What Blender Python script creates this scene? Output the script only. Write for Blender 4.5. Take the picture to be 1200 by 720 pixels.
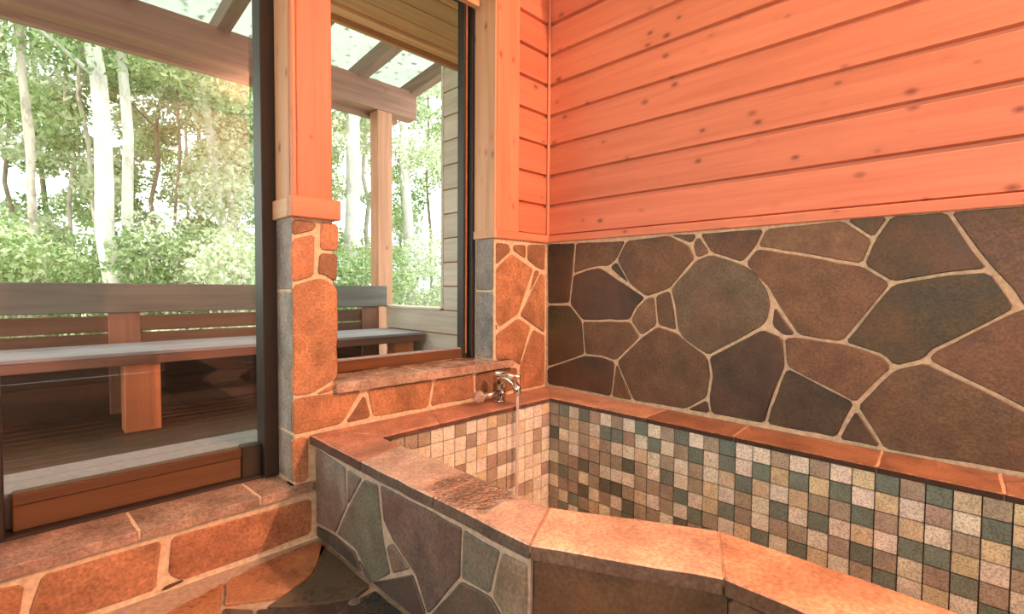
import bpy, bmesh, math, random
from mathutils import Vector, Matrix, noise
scene = bpy.context.scene
for o in list(bpy.data.objects): bpy.data.objects.remove(o)
COL = scene.collection

# ---------------------------------------------------------------- camera
cam = bpy.data.objects.new('camera', bpy.data.cameras.new('camera'))
COL.objects.link(cam); scene.camera = cam
cam.data.sensor_width = 36.0
cam.data.lens = 580/1200*36
cam.data.clip_start = 0.03; cam.data.clip_end = 300
R3 = Matrix(((0.70693658, 0.02193941, -0.70693658),
             (-0.70724342, 0.03165835, -0.70626092),
             (0.00688550, 0.99925793, 0.03789695)))
cam.matrix_world = Matrix.Translation((-2.10613, -1.82681, 0.94466)) @ R3.to_4x4()

# ---------------------------------------------------------------- sky, sun, lamps, exposure
world = bpy.data.worlds.new('sky'); scene.world = world; world.use_nodes = True
bg = world.node_tree.nodes['Background']
bg.inputs[0].default_value = (0.95, 1.0, 0.92, 1); bg.inputs[1].default_value = 4.3

def lamp(name, kind, loc, energy, color, **kw):
    l = bpy.data.lights.new(name, kind); l.energy = energy; l.color = color
    for k, v in kw.items(): setattr(l, k, v)
    o = bpy.data.objects.new(name, l); o.location = loc; COL.objects.link(o)
    return o
sun = lamp('sun', 'SUN', (-4, -6, 12), 7.5, (1, 0.95, 0.86), angle=0.012)
sun.rotation_euler = Vector((-0.62, -0.20, 0.90)).to_track_quat('Z', 'Y').to_euler()
warm = lamp('warm_room_lamp', 'POINT', (-0.195, -3.35, 2.88), 540, (1.0, 0.47, 0.29), shadow_soft_size=0.035)
scene.view_settings.view_transform = 'Standard'
scene.view_settings.look = 'None'
scene.view_settings.gamma = 1.0
scene.view_settings.use_curve_mapping = False
scene.view_settings.exposure = -0.1

# ---------------------------------------------------------------- materials
def newmat(name):
    m = bpy.data.materials.new(name); m.use_nodes = True
    nt = m.node_tree; b = nt.nodes['Principled BSDF']
    return m, nt, b
def N(nt, t, **kw):
    n = nt.nodes.new(t)
    for k, v in kw.items():
        if k.startswith('i_'):
            key = k[2:]; key = int(key) if key.isdigit() else key.replace('_', ' ')
            n.inputs[key].default_value = v
        else: setattr(n, k, v)
    return n
def ramp(nt, src, stops):
    r = nt.nodes.new('ShaderNodeValToRGB'); e = r.color_ramp.elements
    while len(e) < len(stops): e.new(0.5)
    for i, (p, c) in enumerate(stops):
        e[i].position = p; e[i].color = (c, c, c, 1) if isinstance(c, (int, float)) else (*c, 1)
    nt.links.new(src, r.inputs[0]); return r
def mix(nt, a, b, fac, mode='MIX'):
    m = N(nt, 'ShaderNodeMix', data_type='RGBA', blend_type=mode)
    for sock, v in ((m.inputs[6], a), (m.inputs[7], b)):
        if isinstance(v, tuple): sock.default_value = (*v, 1)
        else: nt.links.new(v, sock)
    if isinstance(fac, (int, float)): m.inputs[0].default_value = fac
    else: nt.links.new(fac, m.inputs[0])
    return m.outputs[2]
def coords(nt, scale=(1, 1, 1), rnd=0.0):
    tc = N(nt, 'ShaderNodeTexCoord'); mp = N(nt, 'ShaderNodeMapping')
    mp.inputs['Scale'].default_value = scale
    nt.links.new(tc.outputs['Object'], mp.inputs[0])
    if rnd:
        oi = N(nt, 'ShaderNodeObjectInfo')
        mu = N(nt, 'ShaderNodeMath', operation='MULTIPLY'); mu.inputs[1].default_value = rnd
        nt.links.new(oi.outputs['Random'], mu.inputs[0])
        cb = N(nt, 'ShaderNodeCombineXYZ')
        for k in range(3): nt.links.new(mu.outputs[0], cb.inputs[k])
        nt.links.new(cb.outputs[0], mp.inputs['Location'])
    return mp.outputs[0]
def bump(nt, b, src, strength, dist):
    bp = N(nt, 'ShaderNodeBump'); bp.inputs['Strength'].default_value = strength; bp.inputs['Distance'].default_value = dist
    nt.links.new(src, bp.inputs['Height']); nt.links.new(bp.outputs[0], b.inputs['Normal'])

def stone_material(name, rough=0.55, wet=None, spec=0.5, edge=1.0, stain=0.4, relief=0.6):
    """flagstone: the colour of each piece is its object colour, mottled by noise"""
    m, nt, b = newmat(name)
    oi = N(nt, 'ShaderNodeObjectInfo'); v = coords(nt, rnd=7.0)
    n1 = N(nt, 'ShaderNodeTexNoise', i_Scale=9.0, i_Detail=6.0, i_Roughness=0.65); nt.links.new(v, n1.inputs[0])
    n2 = N(nt, 'ShaderNodeTexNoise', i_Scale=110.0, i_Detail=3.0); nt.links.new(v, n2.inputs[0])
    r1 = ramp(nt, n1.outputs[0], [(0.3, 0.55), (0.7, 1.42)])
    c = mix(nt, oi.outputs['Color'], r1.outputs[0], 1.0, 'MULTIPLY')
    r2 = ramp(nt, n2.outputs[0], [(0.3, 0.62), (0.72, 1.45)])
    c = mix(nt, c, r2.outputs[0], 0.8, 'MULTIPLY')
    n3 = N(nt, 'ShaderNodeTexNoise', i_Scale=3.2, i_Detail=3.0); nt.links.new(v, n3.inputs[0])
    r3 = ramp(nt, n3.outputs[0], [(0.45, 0.0), (0.85, stain)])
    c = mix(nt, c, (0.24, 0.11, 0.05), r3.outputs[0])
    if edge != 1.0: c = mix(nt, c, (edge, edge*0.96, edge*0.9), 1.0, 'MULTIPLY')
    nt.links.new(c, b.inputs['Base Color'])
    rr = ramp(nt, n1.outputs[0], [(0.3, rough-0.12), (0.7, rough+0.12)])
    b.inputs['Specular IOR Level'].default_value = spec
    ad = N(nt, 'ShaderNodeMath', operation='MULTIPLY_ADD'); nt.links.new(n2.outputs[0], ad.inputs[0]); ad.inputs[1].default_value = 0.35
    nt.links.new(n1.outputs[0], ad.inputs[2])
    h = ad.outputs[0]; ro = rr.outputs[0]
    if wet:
        g = N(nt, 'ShaderNodeNewGeometry'); sc_ = N(nt, 'ShaderNodeVectorMath', operation='DISTANCE')
        nt.links.new(g.outputs['Position'], sc_.inputs[0]); sc_.inputs[1].default_value = wet[0]
        nz = N(nt, 'ShaderNodeTexNoise', i_Scale=14.0); nt.links.new(v, nz.inputs[0])
        ma = N(nt, 'ShaderNodeMath', operation='MULTIPLY_ADD'); nt.links.new(nz.outputs[0], ma.inputs[0]); ma.inputs[1].default_value = 0.12
        nt.links.new(sc_.outputs['Value'], ma.inputs[2])
        mr = N(nt, 'ShaderNodeMapRange'); nt.links.new(ma.outputs[0], mr.inputs[0])
        mr.inputs[1].default_value = wet[1]+0.06; mr.inputs[2].default_value = wet[1]+0.10; mr.inputs[3].default_value = 1; mr.inputs[4].default_value = 0
        mk = mr.outputs[0]
        ro = mix(nt, ro, (0.12, 0.12, 0.12), mk)
        c2 = mix(nt, c, (0.72, 0.68, 0.66), 1.0, 'MULTIPLY')
        nt.links.new(mix(nt, c, c2, mk), b.inputs['Base Color'])
        dr = N(nt, 'ShaderNodeTexVoronoi', i_Scale=90.0); nt.links.new(v, dr.inputs[0])
        dm = N(nt, 'ShaderNodeMath', operation='MULTIPLY'); nt.links.new(dr.outputs['Distance'], dm.inputs[0]); nt.links.new(mk, dm.inputs[1])
        da = N(nt, 'ShaderNodeMath', operation='MULTIPLY_ADD'); nt.links.new(dm.outputs[0], da.inputs[0]); da.inputs[1].default_value = -8.0; nt.links.new(h, da.inputs[2])
        h = da.outputs[0]
    nt.links.new(ro, b.inputs['Roughness'])
    bump(nt, b, h, relief, 0.006)
    return m
def mortar_material(name, col):
    m, nt, b = newmat(name); v = coords(nt)
    n = N(nt, 'ShaderNodeTexNoise', i_Scale=60.0, i_Detail=6.0); nt.links.new(v, n.inputs[0])
    r = ramp(nt, n.outputs[0], [(0.3, tuple(x*0.75 for x in col)), (0.7, tuple(min(1, x*1.15) for x in col))])
    nt.links.new(r.outputs[0], b.inputs['Base Color']); b.inputs['Roughness'].default_value = 0.9
    bump(nt, b, n.outputs[0], 0.6, 0.004); return m
def wood_material(name, axis, c_light, c_dark, knots=0.5, rough=0.5, fine=1.0, spec=0.4, knot_col=(0.10, 0.03, 0.012)):
    """planed softwood with grain along the axis, dark knots here and there"""
    m, nt, b = newmat(name)
    s = [22*fine]*3; s['XYZ'.index(axis)] = 1.3*fine
    v = coords(nt, tuple(s), rnd=11.0)
    n1 = N(nt, 'ShaderNodeTexNoise', i_Scale=1.0, i_Detail=5.0, i_Distortion=0.6); nt.links.new(v, n1.inputs[0])
    s2 = [120*fine]*3; s2['XYZ'.index(axis)] = 3.0*fine
    v2 = coords(nt, tuple(s2), rnd=13.0)
    n2 = N(nt, 'ShaderNodeTexNoise', i_Scale=1.0, i_Detail=3.0); nt.links.new(v2, n2.inputs[0])
    r = ramp(nt, n1.outputs[0], [(0.32, c_dark), (0.62, c_light)])
    r2 = ramp(nt, n2.outputs[0], [(0.3, 0.93), (0.7, 1.05)])
    c = mix(nt, r.outputs[0], r2.outputs[0], 0.8, 'MULTIPLY')
    oi = N(nt, 'ShaderNodeObjectInfo')
    c = mix(nt, c, oi.outputs['Color'], 1.0, 'MULTIPLY')
    if knots:
        s3 = [13.0]*3; s3['XYZ'.index(axis)] = 8.0
        v3 = coords(nt, tuple(s3), rnd=9.0)
        vo = N(nt, 'ShaderNodeTexVoronoi', i_Scale=1.0); nt.links.new(v3, vo.inputs[0])
        sp = N(nt, 'ShaderNodeSeparateColor'); nt.links.new(vo.outputs['Color'], sp.inputs[0])
        pick = N(nt, 'ShaderNodeMath', operation='LESS_THAN'); nt.links.new(sp.outputs[0], pick.inputs[0]); pick.inputs[1].default_value = knots
        size = N(nt, 'ShaderNodeMath', operation='MULTIPLY_ADD'); nt.links.new(sp.outputs[1], size.inputs[0]); size.inputs[1].default_value = 0.16; size.inputs[2].default_value = 0.06
        mr = N(nt, 'ShaderNodeMapRange'); nt.links.new(vo.outputs['Distance'], mr.inputs[0])
        nt.links.new(size.outputs[0], mr.inputs[2]); mr.inputs[1].default_value = 0.01; mr.inputs[3].default_value = 1; mr.inputs[4].default_value = 0
        mm = N(nt, 'ShaderNodeMath', operation='MULTIPLY'); nt.links.new(mr.outputs[0], mm.inputs[0]); nt.links.new(pick.outputs[0], mm.inputs[1])
        c = mix(nt, c, knot_col, mm.outputs[0])
        mr2 = N(nt, 'ShaderNodeMapRange'); nt.links.new(vo.outputs['Distance'], mr2.inputs[0]); mr2.inputs[1].default_value = 0.05; mr2.inputs[2].default_value = 0.3; mr2.inputs[3].default_value = 0.28; mr2.inputs[4].default_value = 0
        m3 = N(nt, 'ShaderNodeMath', operation='MULTIPLY'); nt.links.new(mr2.outputs[0], m3.inputs[0]); nt.links.new(pick.outputs[0], m3.inputs[1])
        c = mix(nt, c, tuple(x*0.6 for x in c_dark), m3.outputs[0])
    nt.links.new(c, b.inputs['Base Color']); b.inputs['Roughness'].default_value = rough
    b.inputs['Specular IOR Level'].default_value = spec
    bump(nt, b, n2.outputs[0], 0.15, 0.002); return m
def plain(name, col, rough=0.6, metal=0.0, spec=0.5, nscale=40, var=0.12):
    m, nt, b = newmat(name); v = coords(nt)
    n = N(nt, 'ShaderNodeTexNoise', i_Scale=float(nscale), i_Detail=4.0); nt.links.new(v, n.inputs[0])
    r = ramp(nt, n.outputs[0], [(0.3, tuple(x*(1-var) for x in col)), (0.7, tuple(min(1, x*(1+var)) for x in col))])
    nt.links.new(r.outputs[0], b.inputs['Base Color'])
    b.inputs['Roughness'].default_value = rough; b.inputs['Metallic'].default_value = metal; b.inputs['Specular IOR Level'].default_value = spec
    return m
def tile_material():
    m, nt, b = newmat('speckled_granite_tile')
    oi = N(nt, 'ShaderNodeObjectInfo'); v = coords(nt, rnd=20.0)
    n = N(nt, 'ShaderNodeTexNoise', i_Scale=190.0, i_Detail=2.0); nt.links.new(v, n.inputs[0])
    r = ramp(nt, n.outputs[0], [(0.36, 0.62), (0.56, 1.08)])
    c = mix(nt, oi.outputs['Color'], r.outputs[0], 1.0, 'MULTIPLY')
    n2 = N(nt, 'ShaderNodeTexNoise', i_Scale=25.0); nt.links.new(v, n2.inputs[0])
    c = mix(nt, c, ramp(nt, n2.outputs[0], [(0.3, 0.85), (0.7, 1.12)]).outputs[0], 1.0, 'MULTIPLY')
    nt.links.new(c, b.inputs['Base Color']); b.inputs['Roughness'].default_value = 0.45
    bump(nt, b, n.outputs[0], 0.3, 0.001); return m
def leaf_material(name, c1, c2, c3):
    m, nt, b = newmat(name); nt.nodes.remove(b)
    g = N(nt, 'ShaderNodeNewGeometry')
    r = ramp(nt, g.outputs['Random Per Island'], [(0.0, c1), (0.55, c2), (1.0, c3)])
    d = N(nt, 'ShaderNodeBsdfDiffuse'); t = N(nt, 'ShaderNodeBsdfTranslucent'); mx = N(nt, 'ShaderNodeMixShader', i_0=0.45)
    nt.links.new(r.outputs[0], d.inputs[0]); nt.links.new(r.outputs[0], t.inputs[0])
    nt.links.new(d.outputs[0], mx.inputs[1]); nt.links.new(t.outputs[0], mx.inputs[2])
    nt.links.new(mx.outputs[0], nt.nodes['Material Output'].inputs[0]); return m
def glass_material():
    m, nt, b = newmat('window_glass'); nt.nodes.remove(b)
    fr = N(nt, 'ShaderNodeFresnel', i_IOR=1.5); tr = N(nt, 'ShaderNodeBsdfTransparent'); tr.inputs[0].default_value = (0.97, 0.985, 0.98, 1)
    gl = N(nt, 'ShaderNodeBsdfGlossy', i_Roughness=0.0); mx = N(nt, 'ShaderNodeMixShader')
    gm = N(nt, 'ShaderNodeNewGeometry'); fm = N(nt, 'ShaderNodeMath', operation='MULTIPLY'); fb = N(nt, 'ShaderNodeMath', operation='SUBTRACT'); fb.inputs[0].default_value = 1.0
    nt.links.new(gm.outputs['Backfacing'], fb.inputs[1]); nt.links.new(fb.outputs[0], fm.inputs[0]); nt.links.new(fr.outputs[0], fm.inputs[1])
    nt.links.new(fm.outputs[0], mx.inputs[0]); nt.links.new(tr.outputs[0], mx.inputs[1]); nt.links.new(gl.outputs[0], mx.inputs[2])
    nt.links.new(mx.outputs[0], nt.nodes['Material Output'].inputs[0]); return m
def roof_sheet_material():
    m, nt, b = newmat('frosted_roof_sheet'); nt.nodes.remove(b)
    v = coords(nt); n = N(nt, 'ShaderNodeTexNoise', i_Scale=14.0, i_Detail=6.0); nt.links.new(v, n.inputs[0])
    r = ramp(nt, n.outputs[0], [(0.30, (0.25, 0.27, 0.22)), (0.42, (0.52, 0.56, 0.52))])
    tl = N(nt, 'ShaderNodeBsdfTranslucent'); tr = N(nt, 'ShaderNodeBsdfTransparent'); mx = N(nt, 'ShaderNodeMixShader', i_0=0.55)
    nt.links.new(r.outputs[0], tl.inputs[0]); nt.links.new(r.outputs[0], tr.inputs[0])
    nt.links.new(tl.outputs[0], mx.inputs[1]); nt.links.new(tr.outputs[0], mx.inputs[2])
    nt.links.new(mx.outputs[0], nt.nodes['Material Output'].inputs[0]); return m
def water_material():
    m, nt, b = newmat('running_water'); nt.nodes.remove(b)
    fr = N(nt, 'ShaderNodeFresnel', i_IOR=1.6); tr = N(nt, 'ShaderNodeBsdfTransparent'); tr.inputs[0].default_value = (0.9, 0.88, 0.86, 1)
    gl = N(nt, 'ShaderNodeBsdfGlossy', i_Roughness=0.05); mx = N(nt, 'ShaderNodeMixShader')
    gm = N(nt, 'ShaderNodeNewGeometry'); fm = N(nt, 'ShaderNodeMath', operation='MULTIPLY'); fb = N(nt, 'ShaderNodeMath', operation='SUBTRACT'); fb.inputs[0].default_value = 1.0
    nt.links.new(gm.outputs['Backfacing'], fb.inputs[1]); nt.links.new(fb.outputs[0], fm.inputs[0]); nt.links.new(fr.outputs[0], fm.inputs[1])
    nt.links.new(fm.outputs[0], mx.inputs[0]); nt.links.new(tr.outputs[0], mx.inputs[1]); nt.links.new(gl.outputs[0], mx.inputs[2])
    df = N(nt, 'ShaderNodeBsdfDiffuse'); df.inputs[0].default_value = (0.9, 0.88, 0.85, 1); m2 = N(nt, 'ShaderNodeMixShader', i_0=0.35)
    nt.links.new(mx.outputs[0], m2.inputs[1]); nt.links.new(df.outputs[0], m2.inputs[2])
    nt.links.new(m2.outputs[0], nt.nodes['Material Output'].inputs[0]); return m
def bark_material(name, c1, c2, scale=6.0):
    m, nt, b = newmat(name); v = coords(nt, (1, 1, 0.5))
    n = N(nt, 'ShaderNodeTexNoise', i_Scale=scale, i_Detail=6.0, i_Roughness=0.7); nt.links.new(v, n.inputs[0])
    r = ramp(nt, n.outputs[0], [(0.33, c2), (0.52, c1)]); nt.links.new(r.outputs[0], b.inputs['Base Color'])
    b.inputs['Roughness'].default_value = 0.9; bump(nt, b, n.outputs[0], 0.4, 0.02); return m

PINE_L, PINE_D = (0.66, 0.265, 0.155), (0.58, 0.215, 0.12)
M_stone = stone_material('flagstone')
M_floorstone = stone_material('floor_flagstone', rough=0.30, relief=0.3)
M_rim = stone_material('dressed_rim_stone', rough=0.48)
M_rimwet = stone_material('wet_rim_stone', rough=0.48, wet=((-1.235, -0.80, 0.393), 0.10))
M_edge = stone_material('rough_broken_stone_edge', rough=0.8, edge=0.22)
M_sill = stone_material('smooth_sill_stone', rough=0.17, spec=0.9, stain=0.08, relief=0.12)
M_mortar = mortar_material('sandy_mortar', (0.68, 0.56, 0.38))
M_rimjoint = mortar_material('brown_joint_mortar', (0.40, 0.27, 0.18))
M_mortar_grey = mortar_material('grey_mortar', (0.46, 0.40, 0.31))
M_grout = plain('dark_tile_grout', (0.035, 0.028, 0.022), 0.85)
M_tile = tile_material()
M_pine_x = wood_material('pine_board_along_window_wall', 'X', PINE_L, PINE_D, 0.8)
M_pine_y = wood_material('pine_board_along_side_wall', 'Y', PINE_L, PINE_D, 0.8)
M_pine_z = wood_material('pine_upright', 'Z', PINE_L, PINE_D, 0.5)
M_plaster = plain('pale_plaster', (0.62, 0.60, 0.56), 0.9)
M_groove = plain('board_backing', (0.34, 0.12, 0.05), 0.8)
M_darkframe = plain('dark_window_frame', (0.022, 0.017, 0.012), 0.5)
M_brownframe = wood_material('brown_window_rail', 'X', (0.115, 0.06, 0.026), (0.085, 0.042, 0.018), 0, 0.45)
M_seal = plain('brown_window_seal', (0.30, 0.14, 0.06), 0.6)
M_rubber = plain('black_rubber_seal', (0.012, 0.012, 0.013), 0.5)
M_glass = glass_material()
M_grey_x = wood_material('weathered_plank_lengthwise', 'X', (0.42, 0.34, 0.29), (0.30, 0.23, 0.19), 0.15, 0.75)
M_grey_y = wood_material('weathered_plank_crosswise', 'Y', (0.58, 0.49, 0.42), (0.46, 0.37, 0.31), 0.15, 0.75)
M_red_x = wood_material('stained_cedar_lengthwise', 'X', (0.27, 0.14, 0.10), (0.20, 0.095, 0.065), 0.1, 0.65)
M_red_y = wood_material('stained_cedar_crosswise', 'Y', (0.19, 0.12, 0.085), (0.13, 0.08, 0.055), 0.1, 0.65)
M_red_z = wood_material('stained_cedar_upright', 'Z', (0.36, 0.18, 0.115), (0.28, 0.13, 0.08), 0.1, 0.65)
M_seat = wood_material('pale_bench_seat', 'X', (0.38, 0.36, 0.40), (0.30, 0.28, 0.31), 0.05, 0.6)
M_soffit = wood_material('soffit_board', 'X', (0.60, 0.32, 0.15), (0.46, 0.22, 0.09), 0.1, 0.6)
M_deck = wood_material('deck_board', 'X', (0.13, 0.085, 0.055), (0.085, 0.05, 0.035), 0.1, 0.6)
M_outsill = plain('pale_outer_sill', (0.30, 0.28, 0.295), 0.6)
M_chrome = plain('worn_chrome', (0.72, 0.68, 0.62), 0.16, metal=1.0, nscale=90)
M_tapgrip = plain('clear_tap_handle', (0.70, 0.62, 0.58), 0.12, metal=0.6, nscale=60, var=0.3)
M_roof = roof_sheet_material()
M_water = water_material()
M_ground = plain('forest_floor', (0.20, 0.24, 0.08), 0.95, nscale=3, var=0.5)
M_bark_white = bark_material('pale_birch_bark', (0.55, 0.54, 0.51), (0.34, 0.32, 0.29), 5)
M_bark_grey = bark_material('grey_brown_bark', (0.50, 0.44, 0.38), (0.26, 0.22, 0.18), 9)
M_bark_dark = bark_material('dark_bark', (0.24, 0.20, 0.15), (0.12, 0.10, 0.07), 9)
M_leaf_a = leaf_material('fresh_green_leaves', (0.20, 0.31, 0.12), (0.38, 0.49, 0.24), (0.66, 0.71, 0.52))
M_leaf_b = leaf_material('pale_sunlit_leaves', (0.34, 0.43, 0.24), (0.56, 0.61, 0.44), (0.74, 0.76, 0.64))
M_leaf_c = leaf_material('deep_green_leaves', (0.12, 0.22, 0.08), (0.24, 0.36, 0.16), (0.48, 0.56, 0.34))

# ---------------------------------------------------------------- helpers
def link(name, me, mat, parent=None, color=None, loc=None):
    o = bpy.data.objects.new(name, me); COL.objects.link(o)
    if mat and not me.materials: me.materials.append(mat)
    if loc: o.location = loc
    if parent:
        o.parent = parent
        w = Vector(parent.location); q = parent.parent
        while q: w += Vector(q.location); q = q.parent
        o.location = Vector(o.location) - w
    if color: o.color = (*color, 1)
    return o
def tag(o, label=None, cat=None, group=None, kind=None):
    if label: o['label'] = label
    if cat: o['category'] = cat
    if group: o['group'] = group
    if kind: o['kind'] = kind
    return o
def empty(name, loc, label, cat=None, group=None, kind=None):
    o = bpy.data.objects.new(name, None); COL.objects.link(o); o.location = loc; o.empty_display_size = 0.1
    return tag(o, label, cat, group, kind)
def finish(name, bm, mat, parent=None, color=None, smooth=False):
    bmesh.ops.recalc_face_normals(bm, faces=bm.faces)
    me = bpy.data.meshes.new(name); bm.to_mesh(me); bm.free()
    if smooth:
        for p in me.polygons: p.use_smooth = True
    return link(name, me, mat, parent, color)
def add_box(bm, x0, x1, y0, y1, z0, z1, bev=0.0):
    r = bmesh.ops.create_cube(bm, size=1.0); vs = r['verts']
    for v in vs:
        v.co = Vector(((x0+x1)/2+v.co.x*abs(x1-x0), (y0+y1)/2+v.co.y*abs(y1-y0), (z0+z1)/2+v.co.z*abs(z1-z0)))
    if bev:
        es = list({e for v in vs for e in v.link_edges})
        bmesh.ops.bevel(bm, geom=es, offset=bev, segments=1, affect='EDGES', profile=0.7)
def box(name, x0, x1, y0, y1, z0, z1, mat, parent=None, bev=0.003, color=None):
    bm = bmesh.new(); add_box(bm, x0, x1, y0, y1, z0, z1, bev)
    return finish(name, bm, mat, parent, color)
def add_prism(bm, pts, z0, z1):
    a = [bm.verts.new((x, y, z0)) for x, y in pts]; b = [bm.verts.new((x, y, z1)) for x, y in pts]
    n = len(pts)
    bm.faces.new(a); bm.faces.new(b)
    for i in range(n): bm.faces.new((a[i], a[(i+1) % n], b[(i+1) % n], b[i]))
def add_tube(bm, pts, rad, seg=12, cap=True):
    rings = []; pts = [Vector(p) for p in pts]
    for i, p in enumerate(pts):
        d = (pts[min(i+1, len(pts)-1)] - pts[max(i-1, 0)]).normalized()
        a = d.orthogonal().normalized() if i == 0 else (rings_a - d*rings_a.dot(d)).normalized()
        rings_a = a; c = d.cross(a); r = rad[i] if isinstance(rad, (list, tuple)) else rad
        rings.append([bm.verts.new(p + (a*math.cos(t)+c*math.sin(t))*r) for t in [2*math.pi*k/seg for k in range(seg)]])
    for i in range(len(rings)-1):
        for k in range(seg): bm.faces.new((rings[i][k], rings[i][(k+1) % seg], rings[i+1][(k+1) % seg], rings[i+1][k]))
    if cap: bm.faces.new(rings[0]); bm.faces.new(rings[-1])
def area2(p): return sum(p[i][0]*p[(i+1) % len(p)][1]-p[(i+1) % len(p)][0]*p[i][1] for i in range(len(p)))
def inset(p, d):
    n = len(p); out = []
    for i in range(n):
        a, b, c = Vector(p[i-1]), Vector(p[i]), Vector(p[(i+1) % n])
        e1 = (b-a).normalized(); e2 = (c-b).normalized()
        n1 = Vector((-e1.y, e1.x)); n2 = Vector((-e2.y, e2.x)); m = n1+n2
        if m.length < 0.3: m = n1
        m.normalize(); k = d/max(0.45, m.dot(n1))
        out.append(tuple(b+m*k))
    return out
def clean(p, eps=0.006):
    out = []
    for q in p:
        if not out or (Vector(q)-Vector(out[-1])).length > eps: out.append(q)
    if len(out) > 3 and (Vector(out[0])-Vector(out[-1])).length < eps: out.pop()
    return out
def roundcut(p, d):
    out = []; n = len(p)
    for i in range(n):
        a, b, c = Vector(p[i-1]), Vector(p[i]), Vector(p[(i+1) % n])
        la, lc = (a-b).length, (c-b).length
        out.append(tuple(b+(a-b).normalized()*min(d, la*0.3))); out.append(tuple(b+(c-b).normalized()*min(d, lc*0.3)))
    return out
def rough_edge(p, rnd, step=0.05, amp=0.0022):
    out = []; n = len(p)
    for i in range(n):
        a, b = Vector(p[i]), Vector(p[(i+1) % n]); L = (b-a).length; k = max(1, int(L/step))
        out.append(tuple(a))
        if L > 1e-5:
            nn = Vector((-(b-a).y, (b-a).x)).normalized()
            for j in range(1, k): out.append(tuple(a+(b-a)*(j/k)+nn*rnd.uniform(-amp, amp)))
    return out
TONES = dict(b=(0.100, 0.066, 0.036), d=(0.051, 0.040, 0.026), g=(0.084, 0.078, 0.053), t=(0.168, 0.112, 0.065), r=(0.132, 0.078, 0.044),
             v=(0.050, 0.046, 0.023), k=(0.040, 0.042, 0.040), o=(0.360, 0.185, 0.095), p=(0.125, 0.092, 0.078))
def slab(name, poly, to3, thick, mat, parent, color, joint=0.005, rnd=None, lip=0.0028, cut=0.010, proud=0.0, edge=None):
    """a flagstone: outline (u,v) shrunk by the joint, chipped edges, chamfered face; to3(u,v,n) places it"""
    rnd = rnd or random
    p = clean(poly)
    if area2(p) < 0: p = p[::-1]
    q = rough_edge(roundcut(inset(p, joint), cut), rnd)
    t = inset(q, lip)
    bm = bmesh.new(); n = len(q)
    lo = [bm.verts.new(to3(x, y, -thick)) for x, y in q]
    mi = [bm.verts.new(to3(x, y, proud-lip*0.9)) for x, y in q]
    hi = [bm.verts.new(to3(x, y, proud)) for x, y in t]
    bm.faces.new(hi); bm.faces.new(lo)
    for A_, B_ in ((lo, mi), (mi, hi)):
        for i in range(n):
            f = bm.faces.new((A_[i], A_[(i+1) % n], B_[(i+1) % n], B_[i]))
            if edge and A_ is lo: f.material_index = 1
    bmesh.ops.triangulate(bm, faces=[f for f in bm.faces if len(f.verts) > 4])
    o = finish(name, bm, mat, parent, color)
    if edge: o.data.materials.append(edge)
    return o
def vary(c, rnd, a=0.12):
    k = 1+rnd.uniform(-a, a); return tuple(min(1, x*k*(1+rnd.uniform(-0.04, 0.04))) for x in c)
rnd = random.Random(4)
on_right = lambda u, v, n: (-n, u, v)          # the long wall, plane x = 0
on_left = lambda u, v, n: (u, -n, v)           # the window wall, plane y = 0
on_tub = lambda u, v, n: (-1.325-n, u, v)      # outer side of the bath
on_floor = lambda u, v, n: (u, v, n)

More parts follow.
